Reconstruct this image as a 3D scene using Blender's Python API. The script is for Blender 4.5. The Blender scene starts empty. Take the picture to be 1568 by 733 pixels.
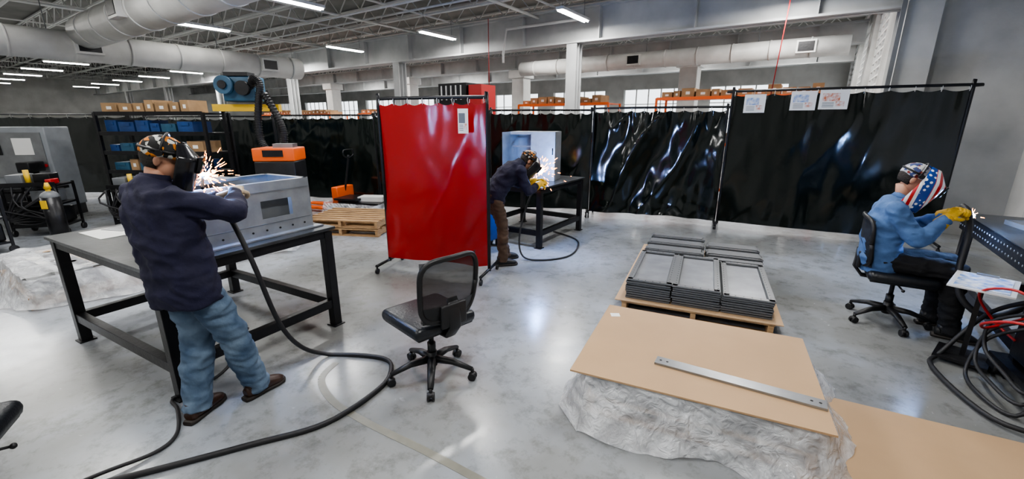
import bpy,bmesh,math,random
from mathutils import Vector as V, Matrix as M, noise
random.seed(7)
E1=V((.829,-.559,0));E2=V((.559,.829,0));ROT=math.atan2(-.559,.829)
def W(m,n,z=0): return E1*m+E2*n+V((0,0,z))
C=bpy.context.collection
# ---------------- materials
def mat(name,col,rough=.5,metal=0,var=0,vs=6,bump=0,bs=30,emit=None,es=0,spec=None,coat=0,col2=None,stretch=None):
    m=bpy.data.materials.new(name);m.use_nodes=True;nt=m.node_tree;b=nt.nodes['Principled BSDF']
    b.inputs['Base Color'].default_value=(*col,1);b.inputs['Roughness'].default_value=rough;b.inputs['Metallic'].default_value=metal
    if spec is not None:b.inputs['Specular IOR Level'].default_value=spec
    if emit:
        b.inputs['Emission Color'].default_value=(*emit,1);b.inputs['Emission Strength'].default_value=es
        try:m.cycles.emission_sampling='NONE'
        except Exception:pass
    if coat:b.inputs['Coat Weight'].default_value=coat
    tc=nt.nodes.new('ShaderNodeTexCoord');mp=nt.nodes.new('ShaderNodeMapping');nt.links.new(tc.outputs['Object'],mp.inputs[0])
    if stretch:mp.inputs['Scale'].default_value=stretch
    if var or col2:
        n=nt.nodes.new('ShaderNodeTexNoise');n.inputs['Scale'].default_value=vs;n.inputs['Detail'].default_value=5;nt.links.new(mp.outputs[0],n.inputs[0])
        r=nt.nodes.new('ShaderNodeValToRGB');c2=col2 or tuple(c*(1-var) for c in col)
        r.color_ramp.elements[0].position=.35;r.color_ramp.elements[1].position=.65
        r.color_ramp.elements[0].color=(*c2,1);r.color_ramp.elements[1].color=(*col,1)
        nt.links.new(n.outputs[0],r.inputs[0]);nt.links.new(r.outputs[0],b.inputs['Base Color'])
    if bump:
        n=nt.nodes.new('ShaderNodeTexNoise');n.inputs['Scale'].default_value=bs;n.inputs['Detail'].default_value=4;nt.links.new(mp.outputs[0],n.inputs[0])
        bp=nt.nodes.new('ShaderNodeBump');bp.inputs['Strength'].default_value=bump;bp.inputs['Distance'].default_value=.02
        nt.links.new(n.outputs[0],bp.inputs['Height']);nt.links.new(bp.outputs[0],b.inputs['Normal'])
    return m
def N(m):return m.node_tree.nodes,m.node_tree.links,m.node_tree.nodes['Principled BSDF']
black=mat('black_steel',(.012,.012,.014),.38,.2,var=.4,vs=9,bump=.1)
blkpl=mat('black_plastic',(.010,.010,.011),.45)
rubber=mat('rubber_cable',(.016,.016,.018),.55)
vinylblk=mat('seat_vinyl',(.010,.012,.016),.33,bump=.15,bs=60)
steel=mat('brushed_steel',(.33,.34,.35),.38,.75,var=.25,vs=4,bump=.05)
galv=mat('galvanized_sheet',(.34,.355,.37),.4,.5,var=.25,vs=7)
topst=mat('table_plate',(.10,.105,.11),.33,.6,var=.5,vs=3,bump=.08)
white=mat('white_paint',(.66,.66,.64),.5,var=.08)
duct=mat('duct_paint',(.60,.60,.58),.5,var=.15,vs=3)
beamp=mat('beam_paint',(.48,.49,.49),.55,var=.18,vs=2)
joist=mat('joist_paint',(.62,.62,.60),.55)
deck=mat('ceiling_deck',(.20,.195,.18),.7,var=.3,vs=1.5)
conc=mat('concrete_wall',(.56,.56,.54),.75,var=.28,vs=1.2,bump=.25,bs=12)
wood=mat('pallet_wood',(.46,.29,.14),.7,col2=(.27,.16,.08),vs=8,stretch=(1,6,6),bump=.2)
card=mat('cardboard',(.46,.305,.175),.8,var=.08,vs=2.5)
card2=mat('cardboard_box',(.38,.24,.125),.8,var=.25,vs=5)
orange=mat('orange_enamel',(.75,.12,.015),.4)
yellow=mat('yellow_enamel',(.7,.45,.03),.45)
blue=mat('blue_enamel',(.015,.06,.2),.4,var=.3)
tealb=mat('blue_cast',(.03,.10,.17),.5,var=.3)
greyen=mat('grey_enamel',(.15,.16,.17),.45,var=.15)
lgrey=mat('light_grey_enamel',(.26,.28,.30),.45,var=.15)
redp=mat('red_enamel',(.42,.02,.02),.4)
paper=mat('paper',(.8,.8,.78),.7)
paperb=mat('paper_print',(.12,.25,.55),.7,col2=(.8,.8,.8),vs=18)
paperr=mat('paper_print_warm',(.6,.16,.06),.7,col2=(.8,.8,.8),vs=24)
skin=mat('skin',(.5,.26,.17),.5,var=.1,vs=20)
hair=mat('dark_hair',(.02,.014,.01),.6,bump=.5,bs=120)
navy=mat('navy_work_shirt',(.009,.009,.036),.85,var=.3,vs=8,bump=.5,bs=14)
chamb=mat('blue_work_shirt',(.085,.17,.36),.85,var=.35,vs=8,bump=.5,bs=14)
denim=mat('denim',(.135,.19,.26),.85,col2=(.045,.08,.14),vs=6,bump=.5,bs=16)
brownp=mat('brown_trousers',(.085,.052,.034),.85,var=.3,bump=.5,bs=16)
blkp=mat('black_trousers',(.009,.009,.011),.85,var=.3,bump=.5,bs=16)
leather=mat('brown_leather',(.045,.02,.012),.45,var=.4,vs=15)
sole=mat('shoe_sole',(.02,.015,.012),.6)
glovey=mat('yellow_glove',(.75,.45,.03),.7,var=.25,vs=25)
glovew=mat('tan_glove',(.5,.4,.28),.7,var=.25,vs=25)
maskm=mat('black_helmet',(.010,.010,.012),.22)
lens=mat('helmet_lens',(.01,.03,.015),.05)
spark=mat('hot_spark',(1,.4,.1),emit=(1,.30,.06),es=32)
arcm=mat('arc_glow',(1,1,1),emit=(.45,.65,1),es=500)
tube_e=mat('fluorescent_tube',(1,1,1),emit=(1,.98,.93),es=24)
def capmat(name,a,b,c,sc=22):
    m=mat(name,a,.8);n,l,bs=N(m);tc=n.new('ShaderNodeTexCoord');v=n.new('ShaderNodeTexVoronoi');v.inputs['Scale'].default_value=sc
    l.new(tc.outputs['Object'],v.inputs[0]);r=n.new('ShaderNodeValToRGB');r.color_ramp.interpolation='CONSTANT'
    e=r.color_ramp.elements;e[0].color=(*a,1);e[1].position=.5;e[1].color=(*b,1);x=e.new(.68);x.color=(*c,1)
    sp=n.new('ShaderNodeSeparateColor');l.new(v.outputs['Color'],sp.inputs[0]);l.new(sp.outputs[0],r.inputs[0]);l.new(r.outputs[0],bs.inputs['Base Color']);return m
cap1=capmat('flame_cap',(.012,.012,.012),(.55,.55,.5),(.6,.2,.02),42)
cap3=capmat('patriot_cap',(.55,.55,.55),(.2,.03,.02),(.05,.07,.18),42)
def flagmat():
    m=mat('flag_helmet',(.8,.8,.8),.2);n,l,bs=N(m);tc=n.new('ShaderNodeTexCoord');s=n.new('ShaderNodeSeparateXYZ');l.new(tc.outputs['Object'],s.inputs[0])
    def ma(op,a,b):
        q=n.new('ShaderNodeMath');q.operation=op
        for i,x in enumerate((a,b)):
            if x is None:continue
            if isinstance(x,(int,float)):q.inputs[i].default_value=x
            else:l.new(x,q.inputs[i])
        return q.outputs[0]
    d=ma('ADD',s.outputs[1],ma('MULTIPLY',s.outputs[2],.35))
    st=ma('GREATER_THAN',ma('SINE',ma('MULTIPLY',d,125.),None),0.)
    mix=n.new('ShaderNodeMix');mix.data_type='RGBA';l.new(st,mix.inputs[0]);mix.inputs[6].default_value=(.75,.75,.75,1);mix.inputs[7].default_value=(.5,.02,.02,1)
    vo=n.new('ShaderNodeTexVoronoi');vo.inputs['Scale'].default_value=26;vo.inputs['Randomness'].default_value=.2;l.new(tc.outputs['Object'],vo.inputs[0])
    sd=ma('LESS_THAN',vo.outputs['Distance'],.3)
    mb=n.new('ShaderNodeMix');mb.data_type='RGBA';l.new(sd,mb.inputs[0]);mb.inputs[6].default_value=(.015,.06,.28,1);mb.inputs[7].default_value=(.8,.8,.8,1)
    sel=ma('LESS_THAN',ma('ABSOLUTE',ma('SUBTRACT',d,.085),None),.036)
    m2=n.new('ShaderNodeMix');m2.data_type='RGBA';l.new(sel,m2.inputs[0]);l.new(mix.outputs[2],m2.inputs[6]);l.new(mb.outputs[2],m2.inputs[7]);l.new(m2.outputs[2],bs.inputs['Base Color']);return m
flag=flagmat()
def vinyl(name,col,rough,transl,bump=.16):
    m=mat(name,col,rough,bump=bump,bs=2.6,stretch=(1,1,.6),spec=.7);n,l,bs=N(m)
    if transl:
        t=n.new('ShaderNodeBsdfTranslucent');t.inputs[0].default_value=(*transl,1);mx=n.new('ShaderNodeMixShader');mx.inputs[0].default_value=.3
        l.new(bs.outputs[0],mx.inputs[1]);l.new(t.outputs[0],mx.inputs[2]);l.new(mx.outputs[0],n['Material Output'].inputs[0])
    return m
vgreen=vinyl('dark_green_vinyl',(.002,.005,.004),.12,None,.2)
vred=vinyl('red_vinyl',(.17,.007,.010),.22,(.5,.015,.01),.3)
def wrapmat():
    m=mat('shrink_wrap',(.78,.80,.83),.16,spec=.9,bump=1.,bs=15,stretch=(1,1,1));n,l,bs=N(m)
    for nd in n:
        if nd.type=='TEX_NOISE':nd.inputs['Distortion'].default_value=1.8;nd.inputs['Detail'].default_value=3
    tr=n.new('ShaderNodeBsdfTransparent');mx=n.new('ShaderNodeMixShader');tc=n.new('ShaderNodeTexCoord');no=n.new('ShaderNodeTexNoise');no.inputs['Scale'].default_value=5;no.inputs['Detail'].default_value=4;no.inputs['Distortion'].default_value=1.
    r=n.new('ShaderNodeValToRGB');r.color_ramp.elements[0].position=.38;r.color_ramp.elements[0].color=(.36,.36,.36,1);r.color_ramp.elements[1].position=.66;r.color_ramp.elements[1].color=(.72,.72,.72,1)
    l.new(tc.outputs['Object'],no.inputs[0]);l.new(no.outputs[0],r.inputs[0]);l.new(r.outputs[0],mx.inputs[0]);l.new(tr.outputs[0],mx.inputs[1]);l.new(bs.outputs[0],mx.inputs[2]);l.new(mx.outputs[0],n['Material Output'].inputs[0]);return m
wrap=wrapmat()
def netmat():
    m=mat('chair_mesh_fabric',(.012,.012,.013),.7);n,l,bs=N(m)
    tr=n.new('ShaderNodeBsdfTransparent');mx=n.new('ShaderNodeMixShader');mx.inputs[0].default_value=.8
    l.new(tr.outputs[0],mx.inputs[1]);l.new(bs.outputs[0],mx.inputs[2]);l.new(mx.outputs[0],n['Material Output'].inputs[0]);return m
net=netmat()
def floormat():
    m=mat('epoxy_floor',(.4,.4,.4),.2);n,l,bs=N(m);tc=n.new('ShaderNodeTexCoord')
    a=n.new('ShaderNodeTexNoise');a.inputs['Scale'].default_value=.45;a.inputs['Detail'].default_value=6;a.inputs['Roughness'].default_value=.55;l.new(tc.outputs['Object'],a.inputs[0])
    r=n.new('ShaderNodeValToRGB');e=r.color_ramp.elements;e[0].position=.38;e[0].color=(.19,.195,.188,1);e[1].position=.60;e[1].color=(.325,.35,.385,1);x=e.new(.49);x.color=(.25,.258,.26,1)
    l.new(a.outputs[0],r.inputs[0])
    b=n.new('ShaderNodeTexNoise');b.inputs['Scale'].default_value=7;b.inputs['Detail'].default_value=9;b.inputs['Roughness'].default_value=.75;l.new(tc.outputs['Object'],b.inputs[0])
    r2=n.new('ShaderNodeValToRGB');r2.color_ramp.elements[0].position=.33;r2.color_ramp.elements[0].color=(.55,.54,.50,1);r2.color_ramp.elements[1].position=.5;r2.color_ramp.elements[1].color=(1,1,1,1)
    l.new(b.outputs[0],r2.inputs[0]);mx=n.new('ShaderNodeMix');mx.data_type='RGBA';mx.blend_type='MULTIPLY';mx.inputs[0].default_value=.7
    l.new(r.outputs[0],mx.inputs[6]);l.new(r2.outputs[0],mx.inputs[7]);l.new(mx.outputs[2],bs.inputs['Base Color'])
    rr=n.new('ShaderNodeMapRange');rr.inputs['To Min'].default_value=.10;rr.inputs['To Max'].default_value=.36;l.new(b.outputs[0],rr.inputs[0]);l.new(rr.outputs[0],bs.inputs['Roughness'])
    return m
floorm=floormat()
# ---------------- builder
def smoothpts(pts,k=6):
    pts=[V(p) for p in pts];out=[]
    for i in range(len(pts)-1):
        p0=pts[max(i-1,0)];p1=pts[i];p2=pts[i+1];p3=pts[min(i+2,len(pts)-1)]
        for j in range(k):
            t=j/k;out.append(.5*((2*p1)+(p2-p0)*t+(2*p0-5*p1+4*p2-p3)*t*t+(3*p1-p0-3*p2+p3)*t**3))
    out.append(pts[-1]);return out
class B:
    def __init__(s):s.bm=bmesh.new();s.mats=[]
    def mi(s,m):
        if m not in s.mats:s.mats.append(m)
        return s.mats.index(m)
    def _tag(s,verts,m,sm):
        i=s.mi(m);f=set()
        for v in verts:f.update(v.link_faces)
        for x in f:x.material_index=i;x.smooth=sm
        return f
    def box(s,c,size,m,rz=0,rot=None,bev=0):
        R=rot if rot is not None else M.Rotation(rz,4,'Z')
        mt=M.Translation(V(c))@R.to_4x4()@M.Diagonal((*size,1))
        r=bmesh.ops.create_cube(s.bm,size=1,matrix=mt);vs=r['verts']
        if bev:
            ed=set()
            for v in vs:ed.update(v.link_edges)
            r=bmesh.ops.bevel(s.bm,geom=list(ed),offset=bev,segments=3,affect='EDGES',profile=.5);i=s.mi(m)
            for f in r['faces']:f.material_index=i;f.smooth=True
            s._tag(r['verts'],m,True)
        else:s._tag(vs,m,False)
    def cyl(s,a,b,r,m,r2=None,seg=16,sm=True):
        a=V(a);b=V(b);d=b-a
        mt=M.Translation((a+b)/2)@V((0,0,1)).rotation_difference(d.normalized()).to_matrix().to_4x4()
        q=bmesh.ops.create_cone(s.bm,cap_ends=True,segments=seg,radius1=r,radius2=r if r2 is None else r2,depth=d.length,matrix=mt)
        for f in s._tag(q['verts'],m,sm):
            if len(f.verts)>4:f.smooth=False
    def sph(s,c,r,m,rot=None,seg=20):
        if isinstance(r,(int,float)):r=(r,r,r)
        mt=M.Translation(V(c))@(rot.to_4x4() if rot is not None else M())@M.Diagonal((*r,1))
        q=bmesh.ops.create_uvsphere(s.bm,u_segments=seg,v_segments=seg//2+2,radius=1,matrix=mt);s._tag(q['verts'],m,True)
    def loft(s,st,side,m,seg=20,p=1):
        side=V(side);rings=[];n=len(st)
        for i,(pos,a,b) in enumerate(st):
            t=(V(st[min(i+1,n-1)][0])-V(st[max(i-1,0)][0])).normalized()
            f=t.cross(side)
            if f.length<1e-4:f=t.cross(V((.3,.5,.8)))
            f.normalize();sd=f.cross(t).normalized();rg=[]
            for k in range(seg):
                q=2*math.pi*k/seg;cx,sx=math.cos(q),math.sin(q)
                if p!=1:cx=math.copysign(abs(cx)**p,cx);sx=math.copysign(abs(sx)**p,sx)
                rg.append(s.bm.verts.new(V(pos)+sd*a*cx+f*b*sx))
            rings.append(rg)
        i=s.mi(m)
        for r0,r1 in zip(rings,rings[1:]):
            for k in range(seg):
                fc=s.bm.faces.new((r0[k],r0[(k+1)%seg],r1[(k+1)%seg],r1[k]));fc.material_index=i;fc.smooth=True
        for r in (list(reversed(rings[0])),rings[-1]):
            fc=s.bm.faces.new(r);fc.material_index=i
    def tube(s,pts,r,m,seg=8,k=6,sm=True):
        P=smoothpts(pts,k) if k>1 else [V(p) for p in pts]
        t0=(P[1]-P[0]).normalized();nrm=t0.orthogonal().normalized();rings=[]
        for i,p in enumerate(P):
            t=(P[min(i+1,len(P)-1)]-P[max(i-1,0)]).normalized()
            nrm=(nrm-t*nrm.dot(t)).normalized();bn=t.cross(nrm)
            rings.append([s.bm.verts.new(p+(nrm*math.cos(2*math.pi*j/seg)+bn*math.sin(2*math.pi*j/seg))*r) for j in range(seg)])
        mi=s.mi(m)
        for r0,r1 in zip(rings,rings[1:]):
            for j in range(seg):
                f=s.bm.faces.new((r0[j],r0[(j+1)%seg],r1[(j+1)%seg],r1[j]));f.material_index=mi;f.smooth=sm
        for q in (list(reversed(rings[0])),rings[-1]):s.bm.faces.new(q).material_index=mi
    def grid(s,fn,nu,nv,m,sm=True):
        vs=[[s.bm.verts.new(fn(i/nu,j/nv)) for j in range(nv+1)] for i in range(nu+1)];mi=s.mi(m)
        for i in range(nu):
            for j in range(nv):
                f=s.bm.faces.new((vs[i][j],vs[i+1][j],vs[i+1][j+1],vs[i][j+1]));f.material_index=mi;f.smooth=sm
    def fin(s,name,loc=(0,0,0),rz=0,parent=None,bevel=0,solid=0):
        me=bpy.data.meshes.new(name)
        bmesh.ops.recalc_face_normals(s.bm,faces=s.bm.faces);s.bm.to_mesh(me);s.bm.free()
        for m in s.mats:me.materials.append(m)
        o=bpy.data.objects.new(name,me);C.objects.link(o);o.location=loc;o.rotation_euler=(0,0,rz)
        if parent:o.parent=parent
        if bevel:
            q=o.modifiers.new('bev','BEVEL');q.width=bevel;q.segments=2;q.limit_method='ANGLE';q.angle_limit=.8
        if solid:
            q=o.modifiers.new('sol','SOLIDIFY');q.thickness=solid
        return o
def empty(name,loc,rz=0):
    o=bpy.data.objects.new(name,None);C.objects.link(o);o.location=loc;o.rotation_euler=(0,0,rz);o.empty_display_size=.2;return o
def remesh(b,name,parent,vox,m,fold=0,fs=6,smooth=3):
    o=b.fin(name,parent=parent);q=o.modifiers.new('r','REMESH');q.mode='VOXEL';q.voxel_size=vox
    q=o.modifiers.new('s','SMOOTH');q.iterations=smooth;q.factor=.6
    dg=bpy.context.evaluated_depsgraph_get();me=bpy.data.meshes.new_from_object(o.evaluated_get(dg))
    o.modifiers.clear();o.data=me;me.materials.clear();me.materials.append(m)
    for p in me.polygons:p.use_smooth=True
    if fold:
        nn=[v.normal.copy() for v in me.vertices]
        for v,nr in zip(me.vertices,nn):
            c=v.co
            d=noise.noise(V((c.x*fs,c.y*fs,c.z*fs*1.7)))+.5*noise.noise(V((c.x*fs*2.3+5,c.y*fs*2.3,c.z*fs*4)))
            rd=1-abs(noise.noise(V((c.x*fs*1.2+9,c.y*fs*1.2,c.z*fs*2.6+c.x*6))))*2
            v.co=c+nr*fold*(d+.8*rd-.4)
    return o
# ---------------- room
H=4.9
def slab(name,m0,m1,n0,n1,z0,z1,mt):
    b=B();b.box(((0,0,0)),(m1-m0,n1-n0,z1-z0),mt);c=W((m0+m1)/2,(n0+n1)/2,(z0+z1)/2);return b.fin(name,c,ROT)
slab('floor',-42,6,-6,24,-.1,0,floorm)
slab('ceiling',-42,6,-6,24,H,H+.1,deck)
slab('wall_near',-42,3,-6.2,-6,0,H,conc)
slab('wall_left',-42,-41.8,-6,24,0,H,conc)
slab('wall_right',2.7,2.95,-6,10,0,H,conc)
slab('wall_corner',1.4,2.95,9.75,10,0,H,conc)
def wallwin(name,a0,a1,fix,along,wins,z0,z1,th=.25):
    b=B()
    def put(x0,x1,za,zb):
        if along=='m':c=W((x0+x1)/2,fix,(za+zb)/2);sz=(x1-x0,th,zb-za)
        else:c=W(fix,(x0+x1)/2,(za+zb)/2);sz=(th,x1-x0,zb-za)
        b.box(c,sz,conc,rz=ROT)
    put(a0,a1,0,z0);put(a0,a1,z1,H);x=a0
    for i,(w0,w1) in enumerate(wins):
        put(x,w0,z0,z1);x=w1
        f=B();k=max(2,int((w1-w0)/.6))
        def bar(x0,x1,za,zb):
            if along=='m':c=W((x0+x1)/2,fix,(za+zb)/2);sz=(x1-x0,.06,zb-za)
            else:c=W(fix,(x0+x1)/2,(za+zb)/2);sz=(.06,x1-x0,zb-za)
            f.box(c,sz,white,rz=ROT)
        for j in range(k+1):
            xx=w0+(w1-w0)*j/k;bar(xx-.025,xx+.025,z0,z1)
        nz=4 if along=='m' else 12
        for j in range(nz):
            zz=z0+(z1-z0)*j/(nz-1);bar(w0,w1,zz-.02,zz+.02)
        f.fin('window_%s_%d'%(name,i))
    put(x,a1,z0,z1);b.fin('wall_'+name)
wallwin('back',-42,2,22,'m',[(-40+k*4,-37+k*4) for k in range(10)],1.2,3.3)
wallwin('right_rear',10,22,1.02,'n',[(11,14),(15,18),(19,21.5)],2.2,4.2)
def ibeam(name,p,q,w,h,m,vert=False):
    b=B();L=(V(q)-V(p)).length
    if vert:
        b.box((0,0,L/2),(w,.025,L),m);b.box((0,h/2,L/2),(w,.03,L),m);b.box((0,-h/2,L/2),(w,.03,L),m);b.box((0,0,.02),(w*1.4,h*1.4,.03),m)
        return b.fin(name,p,ROT,bevel=.004)
    b.box((L/2,0,0),(L,.04,h),m);b.box((L/2,0,h/2-.02),(L,w,.04),m);b.box((L/2,0,-h/2+.02),(L,w,.04),m)
    x=.8
    while x<L:b.box((x,0,0),(.02,w*.9,h-.05),m);x+=2
    d=V(q)-V(p);return b.fin(name,p,math.atan2(d.y,d.x))
for mm in (-4.85,-10.8,-16.8,-22.8,-28.8,-34.8):ibeam('steel_column',W(mm,9.8),W(mm,9.8,3.52),.26,.28,beamp,True)
b=B();b.box((0,0,H/2),(.42,.42,H),beamp);b.box((-.26,-.26,H/2),(.06,.06,H),greyen);b.fin('concrete_column',W(1.18,9.75),ROT)
for mm,nn in ((-16,15.1),(-10,15.5),(-3.5,15.5),(-22,15.1)):
    b=B();b.box((0,0,1.88),(.55,.55,3.76),white);b.box((0,0,3.6),(.75,.75,.3),white);b.fin('concrete_pillar',W(mm,nn),ROT,bevel=.02)
ibeam('main_girder',W(-41,9.8,3.9),W(.95,9.8,3.9),.35,.75,beamp)
ibeam('rear_girder',W(-41,15.5,4.07),W(.85,15.5,4.07),.4,.55,beamp)
ibeam('rear_girder',W(-41,19,4.0),W(.85,19,4.0),.4,.6,beamp)
b=B()
k=0
while True:
    n0=-5+k*1.25;k+=1
    if n0>21.5:break
    a0,a1=-41,(2.5 if n0<9.8 else .85)
    for z in (4.4,4.84):
        for o in (-.03,.03):b.box(W((a0+a1)/2,n0+o,z),(a1-a0,.035,.04),joist,rz=ROT)
    x=a0;up=0
    while x<a1-.5:
        b.cyl(W(x,n0,4.4 if up else 4.84),W(x+.42,n0,4.84 if up else 4.4),.017,joist,seg=4,sm=False);up=1-up;x+=.42
for q in range(14):
    m0=.8-q*3.1;b.box(W(m0,8,4.37),(.05,27.5,.03),joist,rz=ROT)
b.fin('ceiling_joists')
b=B()
for m0,z,r in ((-5.6,4.1,.035),(-9.6,4.2,.03),(-3.0,4.2,.03),(-14,4.2,.03),(-.2,4.25,.025)):
    b.tube([W(m0,-5,z),W(m0,9.4,z)],r,white,k=1)
b.tube([W(-4.6,9.4,3.95),W(-6.5,9.4,3.95),W(-6.6,9.4,3.4),W(-6.6,9.4,3.2)],.03,white,k=1)
for n0,z in ((6.6,4.05),(4.0,4.2),(7.6,4.2),(2.2,4.1)):b.tube([W(-36,n0,z),W(1,n0,z)],.025,white,k=1)
b.fin('ceiling_pipes')
def ductf(name,p,q,r,grilles=()):
    b=B();p=V(p);q=V(q);d=(q-p).normalized();b.cyl(p,q,r,duct,seg=28)
    L=(q-p).length;x=.6
    while x<L:b.cyl(p+d*(x-.02),p+d*(x+.02),r+.012,duct,seg=28);x+=.9
    for g,off in grilles:
        c=p+d*g+off*r;R=M.Rotation(math.atan2(d.y,d.x),4,'Z')
        b.box(c,(.42,.16,.3),duct,rot=R);b.box(c+off*.085,(.34,.012,.22) ,black,rot=R)
    x=1.5
    while x<L:b.cyl(p+d*x+V((0,0,r)),p+d*x+V((0,0,4.6-p.z)),.008,greyen,seg=6);x+=3
    return b.fin(name)
ductf('spiral_duct',W(-12.6,-5,3.25),W(-12.6,7.6,3.25),.28,((11.6,E1),(8,E1)))
ductf('spiral_duct',W(-12.25,3,3.5),W(2.2,3,3.5),.3,((3,-E2),(7,-E2)))
ductf('spiral_duct',W(-9,14,3.6),W(.5,14,3.6),.24,((4.2,-E2),(8.6,-E2)))
fx=B();fx.box((0,0,0),(.16,1.25,.05),white)
for dx in (-.04,.04):fx.cyl((dx,-.6,-.04),(dx,.6,-.04),.018,tube_e,seg=8)
for dy in (-.5,.5):fx.cyl((0,dy,.02),(0,dy,.42),.004,greyen,seg=6)
first=fx.fin('ceiling_light',W(-.6,8.7,3.9),ROT);fm=first.data
for n0 in (-2.7,1.1,4.9,8.7,12.4,17.2):
    for k in range(11):
        m0=-.6-k*3.75;z=3.9 if n0<9 else 4.3
        if (m0,n0)!=(-.6,8.7):
            o=bpy.data.objects.new('ceiling_light',fm);C.objects.link(o);o.location=W(m0,n0,z);o.rotation_euler=(0,0,ROT)
        e=None
        if m0>-9:e=85
        elif m0>-26 and k%2==0:e=150
        if e and n0>9:e*=1.5
        if n0==12.4 and k%2:e=None
        if e:
            L=bpy.data.lights.new('tube_light','AREA');L.shape='RECTANGLE';L.size=.2;L.size_y=1.25;L.energy=e;L.color=(1,.985,.96)
            o=bpy.data.objects.new('tube_lamp',L);C.objects.link(o);o.location=W(m0,n0,z-.07);o.rotation_euler=(0,0,ROT)
# ---------------- curtains
def curtain(name,p0,p1,zt,zb,vm,amp=.03,seed=0,rings=10,wr=1.):
    p0=V((*p0,0));p1=V((*p1,0));d=(p1-p0);L=d.length;d.normalize();nr=V((d.y,-d.x,0));b=B()
    def fn(u,v):
        x=.005+u*(L-.01);sag=.03*abs(math.sin(math.pi*u*rings))*(1-v);X=u*L
        off=amp*1.6*noise.noise(V((X*.9,v*1.2,seed*3.1)))+amp*.28*wr*(1-abs(noise.noise(V((X*1.6+v*1.5,v*1.1,seed)))*3))
        off+=amp*.4*noise.noise(V((X*9,v*1.2,seed)))*math.exp(-v*6)+amp*.25*wr*noise.noise(V((X*5,v*.6,seed+4)))*v*v+.0035*wr*noise.noise(V((X*6,v*8,seed)))
        if wr>1:off+=.018*noise.noise(V((X*3,v*9,seed+2)))*max(0,v-.72)*4
        return p0+d*(x+.008*noise.noise(V((u*9,v*9,seed))))+nr*off+V((0,0,zt-.05-sag+(zb-zt+.05)*v+.03*noise.noise(V((u*4,seed,0)))*v))
    b.grid(fn,int(L*34),48,vm)
    for k in range(rings+1):
        c=p0+d*(.03+k/rings*(L-.06))+V((0,0,zt-.03));b.tube([c+nr*.03,c+V((0,0,.04)),c-nr*.03,c-V((0,0,.05)),c+nr*.03],.004,white,seg=5,k=3)
    b.tube([p0+V((0,0,.08)),p0+V((0,0,zt-.1)),p0+V((0,0,zt-.02))+d*.02,p0+d*.12+V((0,0,zt)),p1-d*.12+V((0,0,zt)),p1+V((0,0,zt-.02))-d*.02,p1+V((0,0,zt-.1)),p1+V((0,0,.08))],.02,black,seg=10,k=4)
    for p in (p0,p1):
        b.cyl(p-nr*.3+V((0,0,.1)),p+nr*.3+V((0,0,.1)),.018,black,seg=8)
        for s in (-.29,.29):
            q=p+nr*s;b.cyl(q+V((0,0,.1)),q+V((0,0,.06)),.012,black,seg=8);b.cyl(q+V((0,0,.035))-d*.012,q+V((0,0,.035))+d*.012,.034,blkpl,seg=14)
    b.fin(name);return p0,d,nr,L
curtain('welding_curtain',(-12.9,10.3),(-8.6,10.42),1.95,.12,vgreen,seed=1)
curtain('welding_curtain',(-8.56,10.42),(-5.4,10.05),1.9,.12,vgreen,seed=2)
curtain('welding_curtain',(-5.35,10.04),(-2.9,9.33),1.92,.12,vgreen,seed=3)
curtain('welding_curtain',(-2.86,9.31),(-.45,8.62),1.95,.12,vgreen,seed=4)
curtain('welding_curtain',(-.41,8.6),(1.5,8.4),2.0,.12,vgreen,seed=5,amp=.05)
curtain('welding_curtain',(1.54,8.38),(3.6,7.47),2.03,.1,vgreen,seed=6,amp=.10,wr=1.6)
c7=curtain('welding_curtain',(3.64,7.44),(6.15,6.05),2.27,.1,vgreen,seed=7,amp=.05)
RD0,RD1=V((-1.56,5.23,0)),V((-.27,4.84,0))
curtain('red_welding_screen',RD0[:2],RD1[:2],2.05,.14,vred,seed=8,amp=.04,rings=7,wr=1.8)
def sheet(name,c,d,w,h,m,off=.06,pr=None):
    b=B();nr=V((d.y,-d.x,0));b.box((0,0,0),(w,.003,h),m);pr=pr or paperb
    b.box((-w*.1,-.003,h*.12),(w*.6,.002,h*.4),pr);b.box((w*.22,-.003,-h*.22),(w*.3,.002,h*.25),paperr)
    for k in range(4):b.box((-w*.18,-.003,-h*.16-k*h*.07),(w*.4,.002,h*.025),greyen)
    return b.fin(name,V(c)+nr*off,math.atan2(d.y,d.x))
p,d,nr,L=c7
for t,z,w,q in ((.33,2.07,.3,paperb),(.98,2.10,.33,paperb),(1.36,2.11,.36,paperr)):sheet('posted_sheet',p+d*t+V((0,0,z)),d,w,.28,paper,.09,q)
dd=(RD1-RD0).normalized();sheet('posted_sheet',RD0+dd*1.1+V((0,0,1.80)),dd,.12,.26,paper,.085,greyen)
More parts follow.
